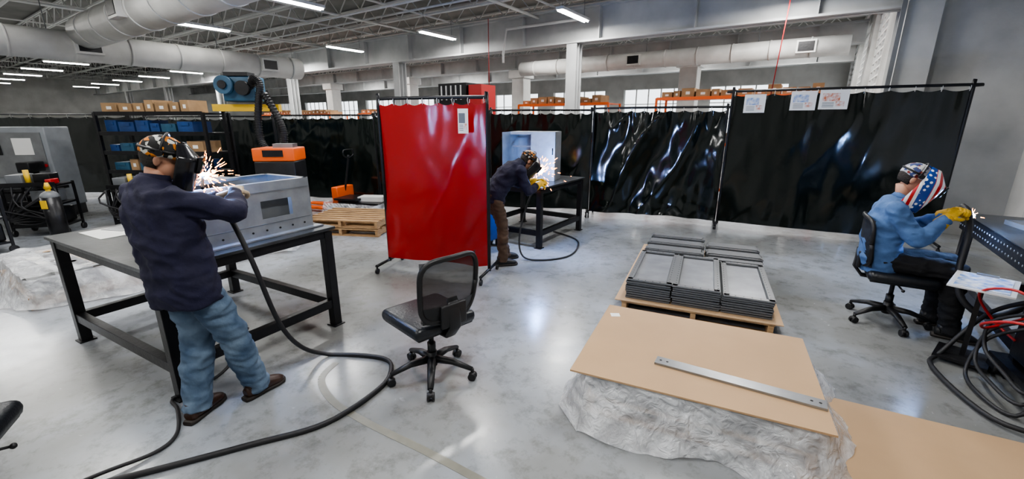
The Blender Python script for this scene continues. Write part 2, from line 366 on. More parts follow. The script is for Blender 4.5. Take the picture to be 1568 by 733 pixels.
# ---------------- tables
def table(name,c,rz,L,D,h,top,shelf=.22,leg=.075,holes=False):
    b=B();b.box((0,0,h-.012),(L,D,.024),top);lx=L/2-.06;ly=D/2-.06
    for sx in (-1,1):
        for sy in (-1,1):
            b.box((sx*lx,sy*ly,h/2-.02),(leg,leg,h-.04),black);b.box((sx*lx,sy*ly,.006),(leg*1.5,leg*1.5,.012),black)
    for sy in (-1,1):
        b.box((0,sy*ly,h-.06),(2*lx,.06,.07),black)
        b.box((0,sy*ly,shelf),(2*lx,.06,.075),black)
    for sx in (-1,1):
        b.box((sx*lx,0,h-.06),(.06,2*ly,.07),black);b.box((sx*lx,0,shelf),(.06,2*ly,.075),black)
    if holes:
        b.box((-L/2+.005,0,h-.08),(.01,D,.16),black);b.box((0,-D/2+.005,h-.08),(L,.01,.16),black)
        for k in range(int(D/.07)):
            for z in (.05,.11):b.cyl((-L/2-.004,-D/2+.05+k*.07,h-z),(-L/2+.002,-D/2+.05+k*.07,h-z),.009,greyen,seg=10)
    return b.fin(name,c,rz,bevel=.004)
TR=math.radians(-29);ta=V((math.cos(TR),math.sin(TR),0));tb=V((-math.sin(TR),math.cos(TR),0));TC=V((-2.63,3.46,0))
table('welding_table',TC,TR,1.74,1.36,.92,topst)
table('welding_table',(.30,6.92,0),ROT,1.25,1.45,.9,topst)
table('welding_table',W(1.92,5.2),ROT,1.0,1.9,.9,topst,holes=True)
b=B();b.box((0,0,.002),(.42,.5,.004),white);b.box((-.1,.05,.006),(.22,.3,.004),steel,rz=.3);b.fin('steel_blank_plate',TC+V((0,0,.92))-ta*.55-tb*.25,TR)
def chassis():
    b=B();L=1.02;D=.56;h=.42;t=.006
    y0,y1=-L/2,L/2;cy0,cy1,cz0,cz1=.08,.34,.14,.28
    x=D/2
    b.box((x,(y0+cy0)/2,h/2),(t,cy0-y0,h),galv);b.box((x,(cy1+y1)/2,h/2),(t,y1-cy1,h),galv)
    b.box((x,(cy0+cy1)/2,cz0/2),(t,cy1-cy0,cz0),galv);b.box((x,(cy0+cy1)/2,(cz1+h)/2),(t,cy1-cy0,h-cz1),galv)
    b.box((x-.08,(cy0+cy1)/2,.21),(t,.3,.2),greyen)
    b.box((-x,0,h/2),(t,L,h),galv);b.box((0,y0,h/2),(D,t,h),galv);b.box((0,y1,h/2),(D,t,h),galv)
    b.box((0,0,.004),(D,L,.008),galv);b.box((0,0,h*.45),(D,t,h*.9),galv)
    for s in (-1,1):
        b.box((s*(x-.02),0,h),(.045,L,t),galv);b.box((0,s*(L/2-.02),h),(D,.045,t),galv)
    b.box((x+.03,0,.006),(.08,L+.1,.012),galv)
    b.box((x+.006,0,.35),(.004,L*.97,.01),steel);b.box((x+.006,0,.1),(.004,L*.97,.006),greyen)
    for k in range(9):b.cyl((x+.002,-.45+k*.11,.05),(x+.007,-.45+k*.11,.05),.008,black,seg=8)
    b.box((-.1,-.1,h+.02),(.3,.35,.02),steel,rz=.2)
    return b.fin('sheet_metal_chassis',TC+V((0,0,.922))+ta*.42+tb*.08,TR)
chassis()
b=B()
w,h,dp=.72,.74,.4
b.box((0,dp/2,h/2),(w,.006,h),galv);b.box((-w/2,0,h/2),(.006,dp,h),galv);b.box((w/2,0,h/2),(.006,dp,h),galv);b.box((0,0,.003),(w,dp,.006),galv);b.box((0,0,h),(w,dp,.006),galv)
b.box((0,-dp/2,h-.02),(w,.006,.04),galv);b.box((.17,-dp/2-.002,h/2),(.38,.006,h),galv)
b.box((-.36,-dp/2-.17,h/2+.05),(.006,.36,h-.1),steel);b.box((-.17,-dp/2,.52),(.3,.02,.02),steel);b.cyl((.33,-dp/2-.02,.4),(.33,-dp/2-.02,.5),.008,black,seg=8)
b.fin('sheet_metal_cabinet',V((.38,6.98,.902)),ROT+.25)
b=B();b.box((0,0,.03),(.5,.7,.01),steel);b.box((-.25,0,.02),(.01,.7,.04),steel);b.box((.25,0,.02),(.01,.7,.04),steel);b.box((0,.35,.02),(.5,.01,.04),steel);b.box((0,-.35,.02),(.5,.01,.04),steel);b.fin('steel_tray',W(1.9,5.35,.902),ROT+.2)
# ---------------- chair
def chair(name,loc,rz):
    b=B()
    for k in range(5):
        a=2*math.pi*k/5+.3;d=V((math.cos(a),math.sin(a),0));s=V((-d.y,d.x,0))
        b.loft([(d*.03+V((0,0,.14)),.034,.03),(d*.16+V((0,0,.13)),.028,.022),(d*.3+V((0,0,.085)),.02,.014)],s,blkpl,seg=10)
        q=d*.3
        b.cyl(q+V((0,0,.09)),q+V((0,0,.05)),.012,blkpl,seg=8)
        for o in (-.016,.016):b.cyl(q+s*(o-.009)+V((0,0,.029)),q+s*(o+.009)+V((0,0,.029)),.029,blkpl,seg=16)
        b.sph(q+V((0,0,.045)),(.028,.028,.018),blkpl,seg=10)
    b.cyl((0,0,.09),(0,0,.2),.036,blkpl);b.cyl((0,0,.18),(0,0,.27),.03,blkpl);b.cyl((0,0,.25),(0,0,.42),.018,blkpl)
    b.box((0,-.02,.415),(.2,.24,.05),blkpl,bev=.015)
    b.cyl((.08,0,.41),(.26,.02,.40),.007,blkpl,seg=8);b.sph((.27,.02,.4),.014,blkpl,seg=8)
    b.box((0,.02,.475),(.49,.49,.09),vinylblk,bev=.04)
    b.box((0,.02,.44),(.45,.45,.035),blkpl,bev=.012)
    b.loft([((0,-.1,.41),.045,.012),((0,-.24,.42),.045,.014),((0,-.3,.5),.045,.016),((0,-.29,.62),.05,.014),((0,-.27,.7),.04,.01)],(1,0,0),blkpl,seg=12,p=.6)
    b.box((0,-.285,.585),(.2,.03,.16),blkpl,bev=.012)
    def bp(u,v):
        w=.235*(1-.14*(1-v)**2)-.012*v;y=-.255-.05*v+ .055*(u*u)- .02*math.sin(v*math.pi)
        return V((u*w,y,.54+v*.44))
    b.grid(lambda i,j:bp((i*2-1)*.98,.02+j*.96),12,12,net)
    fr=[]
    for k in range(32):
        a=2*math.pi*k/32;cx=math.copysign(abs(math.cos(a))**.5,math.cos(a));cy=math.copysign(abs(math.sin(a))**.5,math.sin(a));fr.append(bp(cx,.5+.5*cy))
    fr.append(fr[0]);b.tube(fr,.018,blkpl,seg=8,k=2)
    b.grid(lambda i,j:bp((i*2-1)*.95,.0+j*.28)+V((0,-.006,0)),10,5,blkpl)
    return b.fin(name,loc,rz)
chair('office_chair',(-.58,2.78,0),math.atan2(.72,-.70)-math.pi/2)
F3=math.atan2(-.53,.85)-math.pi/2
chair('office_chair',(3.47,3.66,.0),F3)
chair('office_chair',(-2.46,1.46,0),.5)
# ---------------- pallets
def pallet(b,L,D,z=0,c=(0,0)):
    x,y=c
    for k in range(7):b.box((x,y-D/2+.05+k*(D-.1)/6,z+.115),(L,.09,.018),wood)
    for s in (-1,0,1):b.box((x+s*(L/2-.03),y,z+.06),(.045,D,.09),wood)
    for k in range(4):b.box((x,y-D/2+.05+k*(D-.1)/3,z+.009),(L,.09,.018),wood)
def wrapskirt(b,L,D,z0,z1,fl,seed,m=wrap,nu=300):
    per=2*(L+D)
    def pt(s,out):
        s=(s%1)*per
        if s<L:return V((-L/2+s,-D/2-out,0))
        s-=L
        if s<D:return V((L/2+out,-D/2+s,0))
        s-=D
        if s<L:return V((L/2-s,D/2+out,0))
        s-=L;return V((-L/2-out,D/2-s,0))
    def fn(u,v):
        s=u;o=.02+max(0,fl*v**1.6*(.75+1.1*noise.noise(V((s*9,seed,0)))))+.022*noise.noise(V((s*28+v*2,v*2.5,seed)))*(.3+v)+.012*(1-2*abs(noise.noise(V((s*50-v*3,v*4,seed)))))
        q=pt(s,o);return V((q.x,q.y,max(.004,z1+(z0-z1)*v**1.25+.035*noise.noise(V((s*18,v*2,seed+7)))*v)))
    b.grid(fn,nu,26,m)
PR=math.radians(-25.3)
b=B();pallet(b,1.24,1.0,.006);b.box((0,0,.205),(1.18,.96,.15),steel);b.box((0,0,.29),(1.2,.98,.02),black)
b.fin('wooden_pallet',(1.24,2.55,0),PR)
b=B();b.box((0,0,.31),(1.37,1.08,.012),card);b.box((-.60,.36,.317),(.07,.06,.002),paper,rz=.4);b.fin('cardboard_sheet',(1.21,2.55,0),PR,bevel=.003)
b=B();wrapskirt(b,1.24,1.0,.008,.3,.2,3.);b.fin('shrink_wrap_film',(1.24,2.53,0),PR)
b=B();b.box((0,0,.012),(.9,.085,.003),steel)
for s in (-1,1):b.box((0,s*.042,.006),(.9,.003,.014),steel)
for s in (-.42,-.38,.38,.42):b.cyl((s,0,.0125),(s,0,.0145),.008,black,seg=10)
b.fin('steel_channel',(1.31,2.22,.318),math.radians(-31),bevel=.001)
u_=V((.913,-.407,0));w_=V((.407,.913,0))
PRR=math.atan2(-.407,.913);cc=V((1.0,3.90,0))+u_*.72+w_*1.04
b=B();pallet(b,1.3,2.1);b.box((0,0,.13),(1.42,2.12,.008),card)
b.fin('wooden_pallet',cc,PRR)
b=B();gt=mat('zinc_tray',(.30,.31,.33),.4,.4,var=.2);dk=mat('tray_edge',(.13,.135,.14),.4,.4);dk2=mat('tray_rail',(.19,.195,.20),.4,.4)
def fstack(x0,x1,y0,y1,n,bw=.05,inner=True,z0=.136):
    for k in range(n):
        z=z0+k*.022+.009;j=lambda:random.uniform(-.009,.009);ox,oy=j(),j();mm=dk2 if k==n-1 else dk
        b.box(((x0+x1)/2+ox,y0+bw/2+oy,z),(x1-x0-.01,bw,.015),mm);b.box(((x0+x1)/2+ox,y1-bw/2+oy,z),(x1-x0-.01,bw,.015),mm)
        b.box((x0+bw/2+ox,(y0+y1)/2+oy,z),(bw,y1-y0-.01,.015),mm);b.box((x1-bw/2+ox,(y0+y1)/2+oy,z),(bw,y1-y0-.01,.015),mm)
    z=z0+n*.022
    if inner:b.box(((x0+x1)/2,(y0+y1)/2,z-.03),(x1-x0-2*bw,y1-y0-2*bw,.004),gt)
    for s in (y0+.02,y1-.02):
        for q in range(6):b.cyl((x0+.04+q*(x1-x0-.08)/5,s,z-.008),(x0+.04+q*(x1-x0-.08)/5,s,z-.004),.006,black,seg=6)
    if inner:
        for q in range(14):
            for s in (x0+.025,x1-.025):b.cyl((s,y0+.08+q*(y1-y0-.16)/13,z-.008),(s,y0+.08+q*(y1-y0-.16)/13,z-.004),.005,black,seg=6)
for i in range(3):fstack(-.62+i*.42,-.62+i*.42+.41,-.98,.08,(9,9,8)[i])
for i in range(5):
    fstack(-.6,.05,.14+i*.17,.14+i*.17+.15,9-(i%2),bw=.03,inner=False);fstack(.08,.66,.12+i*.17,.12+i*.17+.15,7+(i%2),bw=.03,inner=False)
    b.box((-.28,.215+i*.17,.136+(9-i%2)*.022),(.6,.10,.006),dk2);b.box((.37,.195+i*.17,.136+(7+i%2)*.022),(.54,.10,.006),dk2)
b.fin('stacked_metal_frames',cc,PRR)
b=B();b.box((0,0,.002),(1.7,1.45,.004),card);b.fin('floor_cardboard',(2.33,1.60,0),math.radians(-28))
b=B();pallet(b,1.5,1.3,0);b.box((0,0,.2),(1.4,1.2,.14),steel);b.box((0,.1,.3),(1.1,.9,.03),card);b.box((.1,-.3,.29),(1.0,.3,.05),white,rz=.1);wrapskirt(b,1.42,1.22,.01,.3,.25,11.)
b.grid(lambda u,v:V((-.75+1.5*u,-.65+1.3*v,.325+.04*noise.noise(V((u*9,v*9,2))))),50,50,wrap);b.fin('wrapped_pallet_load',(-5.0,4.85,0),ROT)
b=B();b.box((0,0,.16),(1.1,.9,.12),steel);pallet(b,1.2,1.0,0);wrapskirt(b,1.15,.95,.01,.26,.2,5.);b.grid(lambda u,v:V((-.6+1.2*u,-.5+1.*v,.27+.03*noise.noise(V((u*9,v*9,8))))),40,40,wrap);b.fin('wrapped_pallet_load',(-4.1,6.0,0),ROT)
b=B();pallet(b,1.3,1.0,0);pallet(b,1.3,1.0,.135);b.fin('wooden_pallet',(-2.72,7.25,0),ROT+.45)
b=B();b.box((0,0,.1),(1.1,.7,.2),black);b.box((.1,0,.25),(.9,.5,.05),black);b.box((-.2,0,.32),(.5,.5,.04),black);b.box((.2,.1,.3),(.5,.3,.12),white,rz=.2);wrapskirt(b,1.15,.75,.01,.28,.15,9.);b.fin('wrapped_pallet_load',(-3.0,8.45,0),ROT+.3)
tape=mat('worn_floor_tape',(.24,.235,.2),.35,var=.15,vs=10)
b=B()
tp=smoothpts([(-1.36,2.95,0),(-1.38,2.73,0),(-1.2,2.48,0),(-.91,2.27,0),(-.5,2.03,0),(-.18,1.83,0),(.1,1.65,0)],8)
for a_,b_ in zip(tp,tp[1:]):
    dq=(b_-a_);b.box((a_+b_)/2+V((0,0,.0015)),(dq.length*1.02,.05,.002),tape,rz=math.atan2(dq.y,dq.x))
b.fin('worn_floor_tape')
b=B()
for s in (-.2,.2):b.box((s,0,.08),(.15,1.0,.05),orange,bev=.01)
b.box((0,.55,.3),(.5,.15,.45),orange,bev=.02);b.tube([(0,.6,.4),(0,.7,.8),(0,.78,1.15)],.02,black);b.tube([(-.12,.78,1.25),(-.14,.78,1.15),(0,.78,1.1),(.14,.78,1.15),(.12,.78,1.25),(-.12,.78,1.25)],.015,black)
b.cyl((-.05,.6,.08),(.05,.6,.08),.08,blkpl);b.fin('pallet_jack',(-4.0,8.95,0),-1.9)
# ---------------- cables
b=B();b.tube([(-1.90,2.74,1.27),(-1.80,2.68,1.2),(-1.68,2.64,.92),(-1.62,2.72,.46),(-1.58,2.88,.18),(-1.47,3.04,.022),(-1.2,3.03,.018),(-.98,2.97,.018),(-.90,2.82,.018),(-.92,2.59,.018),(-1.14,2.24,.018),(-1.51,2.05,.018),(-1.99,1.83,.018),(-2.5,1.62,.018)],.016,rubber,seg=10)
b.fin('torch_cable')
b=B();b.tube([(-2.1,3.1,.22),(-2.1,2.8,.05),(-2.2,2.58,.014),(-2.26,2.47,.014),(-2.15,2.37,.014),(-1.99,2.15,.014),(-2.0,2.0,.014),(-2.15,1.83,.03),(-2.4,1.6,.014)],.011,rubber,seg=8);b.fin('ground_cable')
b=B();b.tube([(.33,5.75,1.0),(.2,5.7,.7),(.1,5.6,.3),(.15,5.5,.05),(.4,5.45,.015),(.75,5.6,.015),(.95,6.0,.015),(1.0,6.5,.015),(.7,7.0,.015)],.012,rubber,seg=8);b.fin('torch_cable')
b=B();b.tube([(3.86,3.62,1.1),(3.82,3.52,1.06),(3.74,3.40,.9),(3.64,3.3,.62),(3.62,3.2,.42),(3.72,3.08,.33),(3.85,2.98,.45),(3.9,2.9,.7),(3.85,2.8,.84),(3.9,2.6,.8),(4.1,2.4,.6)],.024,rubber,seg=10);b.fin('torch_cable')
# ---------------- people
def hand(b,w,f,n,m,curl=1.,r=.011,side=1):
    f=V(f).normalized();n=V(n);n=(n-f*n.dot(f)).normalized();s=f.cross(n).normalized()*side;w=V(w)
    b.loft([(w-f*.03,.03,.024),(w,.03,.022),(w+f*.03,.04,.02),(w+f*.07,.044,.018),(w+f*.09,.04,.014)],s,m,seg=14)
    for o,l in ((-.033,.8),(-.011,1.),(.011,1.06),(.033,.95)):
        p=w+f*.082+s*o;ang=0
        b.sph(p,r*1.1,m,seg=10)
        for L_,a in ((.042,.5),(.028,.9),(.022,.7)):
            ang+=a*curl;d=f*math.cos(ang)+n*math.sin(ang);q=p+d*L_*l;b.cyl(p,q,r,m,r*.93,seg=10);b.sph(q,r*.95,m,seg=10);p=q
    p=w+f*.02+s*.036
    for L_,d in ((.04,f*.55+s*.6+n*.5),(.035,f*.7+s*.1+n*.7),(.026,f*.6-s*.3+n*.8)):
        d=d.normalized();q=p+d*L_;b.cyl(p,q,r*1.25,m,r*1.1,seg=10);b.sph(q,r*1.1,m,seg=10);p=q
def shoe(b,ank,ang,m,toe=.17):
    R=M.Rotation(ang,3,'Z');a=V(ank)
    def P(x,y,z):return V((a.x,a.y,0))+R@V((x,y,z))
    b.loft([(P(0,-.085,.05),.028,.03),(P(0,-.07,.052),.036,.045),(P(0,0,.055),.041,.052),(P(0,.08,.048),.046,.044),(P(0,.13,.04),.049,.034),(P(0,toe-.01,.034),.038,.026),(P(0,toe+.015,.03),.015,.012)],R@V((1,0,0)),m,seg=18)
    b.loft([(P(0,-.03,.05),.043,.045),(P(0,-.035,.13),.041,.045)],R@V((1,0,0)),m,seg=14)
    b.loft([(P(0,-.1,.014),.03,.014),(P(0,-.07,.014),.042,.014),(P(0,.05,.014),.042,.014),(P(0,.12,.014),.053,.014),(P(0,toe,.014),.044,.014),(P(0,toe+.025,.014),.015,.014)],R@V((1,0,0)),sole,seg=16,p=.5)
def head(par,c,rot,capm,helm,nm='head',hsc=1.,wrapa=92):
    T=lambda x,y,z:V(c)+rot@V((x,y,z))
    b=B();b.sph(T(0,-.01,.03),(.076,.096,.09),skin,rot,24);b.sph(T(0,.015,-.04),(.06,.07,.075),skin,rot,20);b.sph(T(0,.05,-.085),(.03,.03,.025),skin,rot,14)
    b.loft([(T(0,.092,.02),.008,.006),(T(0,.105,-.01),.012,.012),(T(0,.108,-.028),.017,.014),(T(0,.09,-.036),.012,.01)],rot@V((1,0,0)),skin,seg=10)
    for s in (-1,1):
        b.sph(T(s*.08,-.01,-.005),(.012,.02,.032),skin,rot,12);b.sph(T(s*.035,.08,.028),(.024,.012,.009),skin,rot,10)
    b.sph(T(0,.082,-.062),(.024,.012,.007),skin,rot,10)
    remesh(b,nm+'_skin',par,.006,skin,smooth=2)
    b=B()
    for s in (-1,1):b.sph(T(s*.033,.076,.008),.012,paper,rot,12);b.sph(T(s*.033,.086,.008),.006,black,rot,8)
    b.sph(T(0,.093,-.06),(.02,.004,.003),leather,rot,8);b.fin('eyes',parent=par)
    b=B()
    def hr(u,v):
        z=.06-.115*v;rr=1.03*math.sqrt(max(.15,1-((z-.03)/.12)**2));return T(.08*rr*math.cos(math.pi*u),-.012-.1*rr*math.sin(math.pi*u),z)
    b.grid(hr,16,8,hair);b.fin('hair',parent=par,solid=.006)
    b=B()
    def cp(u,v):
        a=2*math.pi*u;e=v*math.radians(104);return T(.09*math.cos(a)*math.sin(e),-.008+.112*math.sin(a)*math.sin(e),.042+.098*math.cos(e)+.005*math.sin(a*5)*v)
    b.grid(cp,32,10,capm);b.fin('welding_cap',parent=par,solid=.004)
    hb=B();hc=V((0,.03,-.005))
    def hs(u,v):
        a=math.radians(-wrapa+2*wrapa*u);zz=.125-.30*v
        w=.125*min(1,(.35+v*2.6))*(1-.35*max(0,v-.45)**1.2*1.5);dpt=.155*min(1,(.45+v*2.2))*(1-.18*max(0,v-.5))
        sx=math.copysign(abs(math.sin(a))**.75,math.sin(a));cy=math.cos(a)
        cy=math.copysign(abs(cy)**.6,cy) if cy>0 else cy
        return hc+V((w*sx,dpt*cy*.95,zz))*hsc
    hb.grid(hs,36,22,helm)
    hb.box(hc+V((0,.152*hsc,.02)),(.125,.02,.1),maskm,bev=.006);hb.box(hc+V((0,.164*hsc,.02)),(.1,.006,.05),lens)
    for s in (-1,1):hb.cyl(hc+V((s*.105,-.03,.05)),hc+V((s*.13*hsc,-.03,.05)),.018,maskm,seg=14)
    o=hb.fin('welding_helmet',parent=par,solid=.004);o.location=V(c);o.rotation_euler=rot.to_euler()
    b=B();pts=[T(.094*math.cos(a),-.005+.116*math.sin(a),.055) for a in [math.pi*2*k/20 for k in range(21)]];b.tube(pts,.008,blkpl,seg=6,k=1)
    pts=[T(.098*math.cos(a),0,.05+.104*math.sin(a)) for a in [math.pi*k/12 for k in range(13)]];b.tube(pts,.007,blkpl,seg=6,k=1);b.fin('headgear_band',parent=par)
def person(name,loc,rz,J,shirt,pants,shoem,glove,capm,helm,hrot):
    par=empty(name,loc,rz)
    b=B();b.loft([(V(p),a,c) for p,a,c in J['torso']],(1,0,0),shirt,seg=28,p=.85)
    for S in ('R','L'):
        sh,el,wr=V(J['sh'+S]),V(J['el'+S]),V(J['wr'+S]);r=J.get('ar',1.)
        b.sph(sh,.078*r,shirt);b.loft([(sh,.074*r,.074*r),(sh.lerp(el,.5),.064*r,.064*r),(el,.056*r,.056*r)],(0,0,1) if abs((el-sh).normalized().z)<.8 else (1,0,0),shirt,seg=16)
        b.sph(el,.057*r,shirt);b.loft([(el,.056*r,.056*r),(el.lerp(wr,.4),.054*r,.054*r),(wr,.04*r,.04*r),(wr+(wr-el).normalized()*.012,.04,.04)],(0,0,1) if abs((wr-el).normalized().z)<.8 else (1,0,0),shirt,seg=16)
    remesh(b,'work_shirt',par,.011,shirt,fold=.015)
    b=B();tp=J['torso'][-1][0];b.cyl(V(tp)-V((0,.0,.03)),V(J['head'])+hrot@V((0,-.03,-.06)),.056,skin,.05,seg=16)
    b.fin('neck',parent=par)
    b=B();t=V(tp);ax=(V(J['torso'][-1][0])-V(J['torso'][-2][0])).normalized()
    b.loft([(t-ax*.03,.085,.082),(t+ax*.015,.07,.07)],(1,0,0),shirt,seg=18);b.fin('collar',parent=par)
    b=B();b.loft([(V(p),a,c) for p,a,c in J['pelvis']],(1,0,0),pants,seg=24)
    for S in ('R','L'):
        h,k,a=V(J['hip'+S]),V(J['kn'+S]),V(J['an'+S]);sd=(1,0,0)
        b.sph(h,J['lr'][0],pants);b.loft([(h,J['lr'][0],J['lr'][0]),(h.lerp(k,.5),J['lr'][0]*.9,J['lr'][0]*.93),(k,J['lr'][1],J['lr'][1])],sd,pants,seg=18);b.sph(k,J['lr'][1],pants)
        b.loft([(k,J['lr'][1],J['lr'][1]),(k.lerp(a,.4)+V((0,-.01,0)),J['lr'][1]*.98,J['lr'][1]*1.0),(a,J['lr'][2],J['lr'][2]*1.05),(a+(a-k).normalized()*.05,J['lr'][2],J['lr'][2]*1.1)],sd,pants,seg=18)
    remesh(b,'trousers',par,.011,pants,fold=.014,fs=7)
    for S in ('R','L'):
        b=B();shoe(b,J['an'+S],J['ft'+S],shoem);b.fin('shoe_'+S.lower(),parent=par)
        b=B();wr,el=V(J['wr'+S]),V(J['el'+S]);f=V(J.get('hd'+S,wr-el));hand(b,wr+(wr-el).normalized()*.015,f,J['pn'+S],glove,side=1 if S=='L' else -1,r=.0125)
        if J.get('cuff'):b.cyl(wr-(wr-el).normalized()*.06,wr+(wr-el).normalized()*.03,.056,glove,.042,seg=16)
        remesh(b,'hand_'+S.lower(),par,.0045,glove,smooth=1)
    head(par,J['head'],hrot,capm,helm,hsc=J.get('hsc',1.),wrapa=J.get('wa',92));return par
def rotm(z=0,x=0,y=0):return M.Rotation(z,3,'Z')@M.Rotation(x,3,'X')@M.Rotation(y,3,'Y')
RZ1=math.atan2(.89,.45)-math.pi/2
J1=dict(torso=[((.0,-.03,.75),.22,.155),((-.01,-.03,.86),.225,.16),((-.04,-.03,1.0),.225,.16),((-.08,-.03,1.15),.235,.16),((-.12,-.03,1.29),.24,.15),((-.14,-.02,1.38),.21,.13),((-.15,-.01,1.45),.13,.09),((-.15,.0,1.49),.07,.07)],
 shR=(.05,-.02,1.37),elR=(.26,.17,1.29),wrR=(.03,.33,1.36),shL=(-.34,-.02,1.37),elL=(-.46,.14,1.20),wrL=(-.18,.33,1.32),pnR=(-.3,.1,-1),pnL=(.3,.1,-1),
 pelvis=[((0,-.02,.74),.12,.11),((0,-.02,.84),.175,.13),((0,-.02,.93),.18,.13),((0,-.02,1.0),.16,.12)],
 hipR=(.09,-.01,.86),knR=(.12,.12,.48),anR=(.11,.21,.1),hipL=(-.09,-.01,.86),knL=(-.05,.0,.48),anL=(.0,-.1,.1),ftR=0,ftL=.35,lr=(.107,.088,.074),head=(-.155,.06,1.585),ar=1.12,wa=80)
person('welder_standing',(-1.93,2.42,0),RZ1,J1,navy,denim,leather,glovew,cap1,maskm,rotm(-.65,-.3))
RZ2=math.atan2(.35,.93)-math.pi/2
J2=dict(torso=[((0,-.1,.80),.16,.125),((0,-.07,.92),.165,.13),((0,.0,1.05),.17,.13),((0,.1,1.15),.19,.13),((0,.19,1.23),.18,.115),((0,.25,1.27),.1,.085),((0,.28,1.30),.065,.065)],
 shR=(.17,.19,1.20),elR=(.22,.28,.96),wrR=(.1,.47,1.02),shL=(-.17,.19,1.20),elL=(-.22,.32,.98),wrL=(-.06,.5,1.04),pnR=(-.5,0,-.8),pnL=(.5,0,-.8),
 pelvis=[((0,-.09,.74),.11,.1),((0,-.1,.84),.16,.12),((0,-.09,.92),.16,.12)],
 hipR=(.085,-.09,.84),knR=(.1,.0,.47),anR=(.12,-.02,.1),hipL=(-.085,-.09,.84),knL=(-.1,.05,.47),anL=(-.12,.1,.1),ftR=-.1,ftL=.1,lr=(.088,.07,.06),head=(0,.36,1.31),cuff=True)
person('welder_bending',(-.14,5.38,0),RZ2,J2,navy,brownp,blkpl,glovey,cap1,maskm,rotm(0,-.75))
J3=dict(torso=[((0,-.1,.50),.19,.145),((0,-.12,.62),.2,.155),((0,-.13,.76),.2,.15),((0,-.12,.92),.22,.15),((0,-.1,1.05),.21,.135),((0,-.07,1.13),.14,.095),((0,-.05,1.17),.068,.068)],
 shR=(.19,-.1,1.05),elR=(.25,.06,.84),wrR=(.12,.22,1.02),shL=(-.19,-.1,1.05),elL=(-.27,.1,.86),wrL=(-.06,.27,1.04),pnR=(-.5,0,-.8),pnL=(.6,0,-.7),
 pelvis=[((0,-.12,.52),.14,.13),((0,-.1,.6),.175,.13),((0,-.1,.68),.165,.12)],
 hipR=(.09,-.08,.6),knR=(.15,.37,.6),anR=(.13,.42,.1),hipL=(-.09,-.08,.6),knL=(-.16,.38,.6),anL=(-.14,.36,.1),ftR=-.1,ftL=.1,lr=(.098,.08,.068),head=(0,-.02,1.32),cuff=True,ar=1.12,hsc=1.22)
person('welder_seated',(3.45,3.67,0),F3,J3,chamb,blkp,blkpl,glovey,cap3,flag,rotm(0,-.5))
def arc(loc,torch_from,seed,nsp=70,energy=45,sz=.16,th=.0024,col=(.22,.45,1)):
    random.seed(seed);loc=V(loc)
    b=B();b.tube([V(torch_from),V(torch_from).lerp(loc,.55)+V((0,0,.03)),loc+V((0,0,.01))],.009,black,seg=8);b.cyl(V(torch_from).lerp(loc,.75)+V((0,0,.02)),loc+V((0,0,.01)),.012,steel,.007,seg=10);b.fin('welding_torch')
    b=B();b.sph(loc,.022,arcm,seg=10)
    for k in range(nsp):
        d=V((random.gauss(0,1),random.gauss(0,1),random.gauss(.35,.9))).normalized();r0=abs(random.gauss(0,sz));ln=random.uniform(.008,.05)
        p=loc+d*r0+V((0,0,-r0*r0*.9));q=p+(d-V((0,0,r0*1.2))).normalized()*ln;b.cyl(p,q,th,spark,th*.4,seg=4,sm=False)
    b.fin('welding_sparks')
    L=bpy.data.lights.new('arc','POINT');L.energy=energy;L.color=col;L.shadow_soft_size=.04;o=bpy.data.objects.new('welding_arc',L);C.objects.link(o);o.location=loc+V((0,0,.03))
arc((-2.10,2.94,1.44),(-2.0,2.76,1.38),3,170,90,.11,.002)
arc((.38,5.95,1.12),(.25,5.68,1.06),4,160,170,.14,.003)
arc((3.94,3.60,1.02),(3.82,3.62,1.08),5,8,40,.03)
# ---------------- background objects
def shelf(name,c,rz,L,D,h,n,fillm,frame=black,boxtop=True):
    b=B()
    for sx in (-1,1):
        for sy in (-1,1):b.box((sx*L/2,sy*D/2,h/2),(.05,.05,h),frame)
    for k in range(n):
        z=.2+(h-.22)*k/(n-1);b.box((0,0,z),(L,D,.03),frame);b.box((0,-D/2-.01,z),(L,.02,.07),frame)
        if k==n-1 and not boxtop:continue
        x=-L/2+.08
        while x<L/2-.3:
            w=random.uniform(.16,.34);hh=random.uniform(.12,.24);m=random.choice(fillm if k<n-1 else [card2])
            b.box((x+w/2,-.02,z+.015+hh/2),(w*.93,D*.7,hh),m)
            if m is card2:b.box((x+w/2,-.02-D*.35-.002,z+.015+hh*.5),(w*.3,.003,hh*.3),paper)
            else:b.box((x+w/2,-.02-D*.35-.006,z+.015+hh*.75),(w*.5,.012,hh*.25),m)
            x+=w+.02
    return b.fin(name,c,rz)
shelf('storage_rack',(-6.45,8.25,0),-.12,2.15,.6,1.95,6,[blue,blue,blue,tealb,black,black,card2])
shelf('orange_pallet_rack',W(-1.5,11.8),ROT,3.6,.9,2.35,3,[card2,white,steel],frame=orange)
shelf('orange_pallet_rack',W(-6.3,12.4),ROT,3.0,.9,2.3,3,[card2,white,greyen],frame=orange)
shelf('orange_pallet_rack',W(-13.5,12.5),ROT,5.0,.9,2.1,3,[card2,redp,greyen,blue],frame=orange)
shelf('orange_pallet_rack',W(-21,12.5),ROT,6.0,.9,2.1,3,[card2,redp,greyen,blue],frame=orange)
b=B();b.box((0,0,1.1),(.8,.6,2.2),black)
b.box((0,0,2.4),(.8,.6,.4),black)
for k in range(5):b.box((-.3+k*.14,-.31,2.4),(.03,.02,.3),white)
b.box((.6,0,1.25),(.35,.5,2.6),redp);b.fin('machine_tool_cabinet',(-1.15,10.2,0),ROT)
b=B();b.box((0,0,.95),(.95,.6,1.5),lgrey,bev=.02);b.box((0,0,.1),(.9,.55,.2),black)
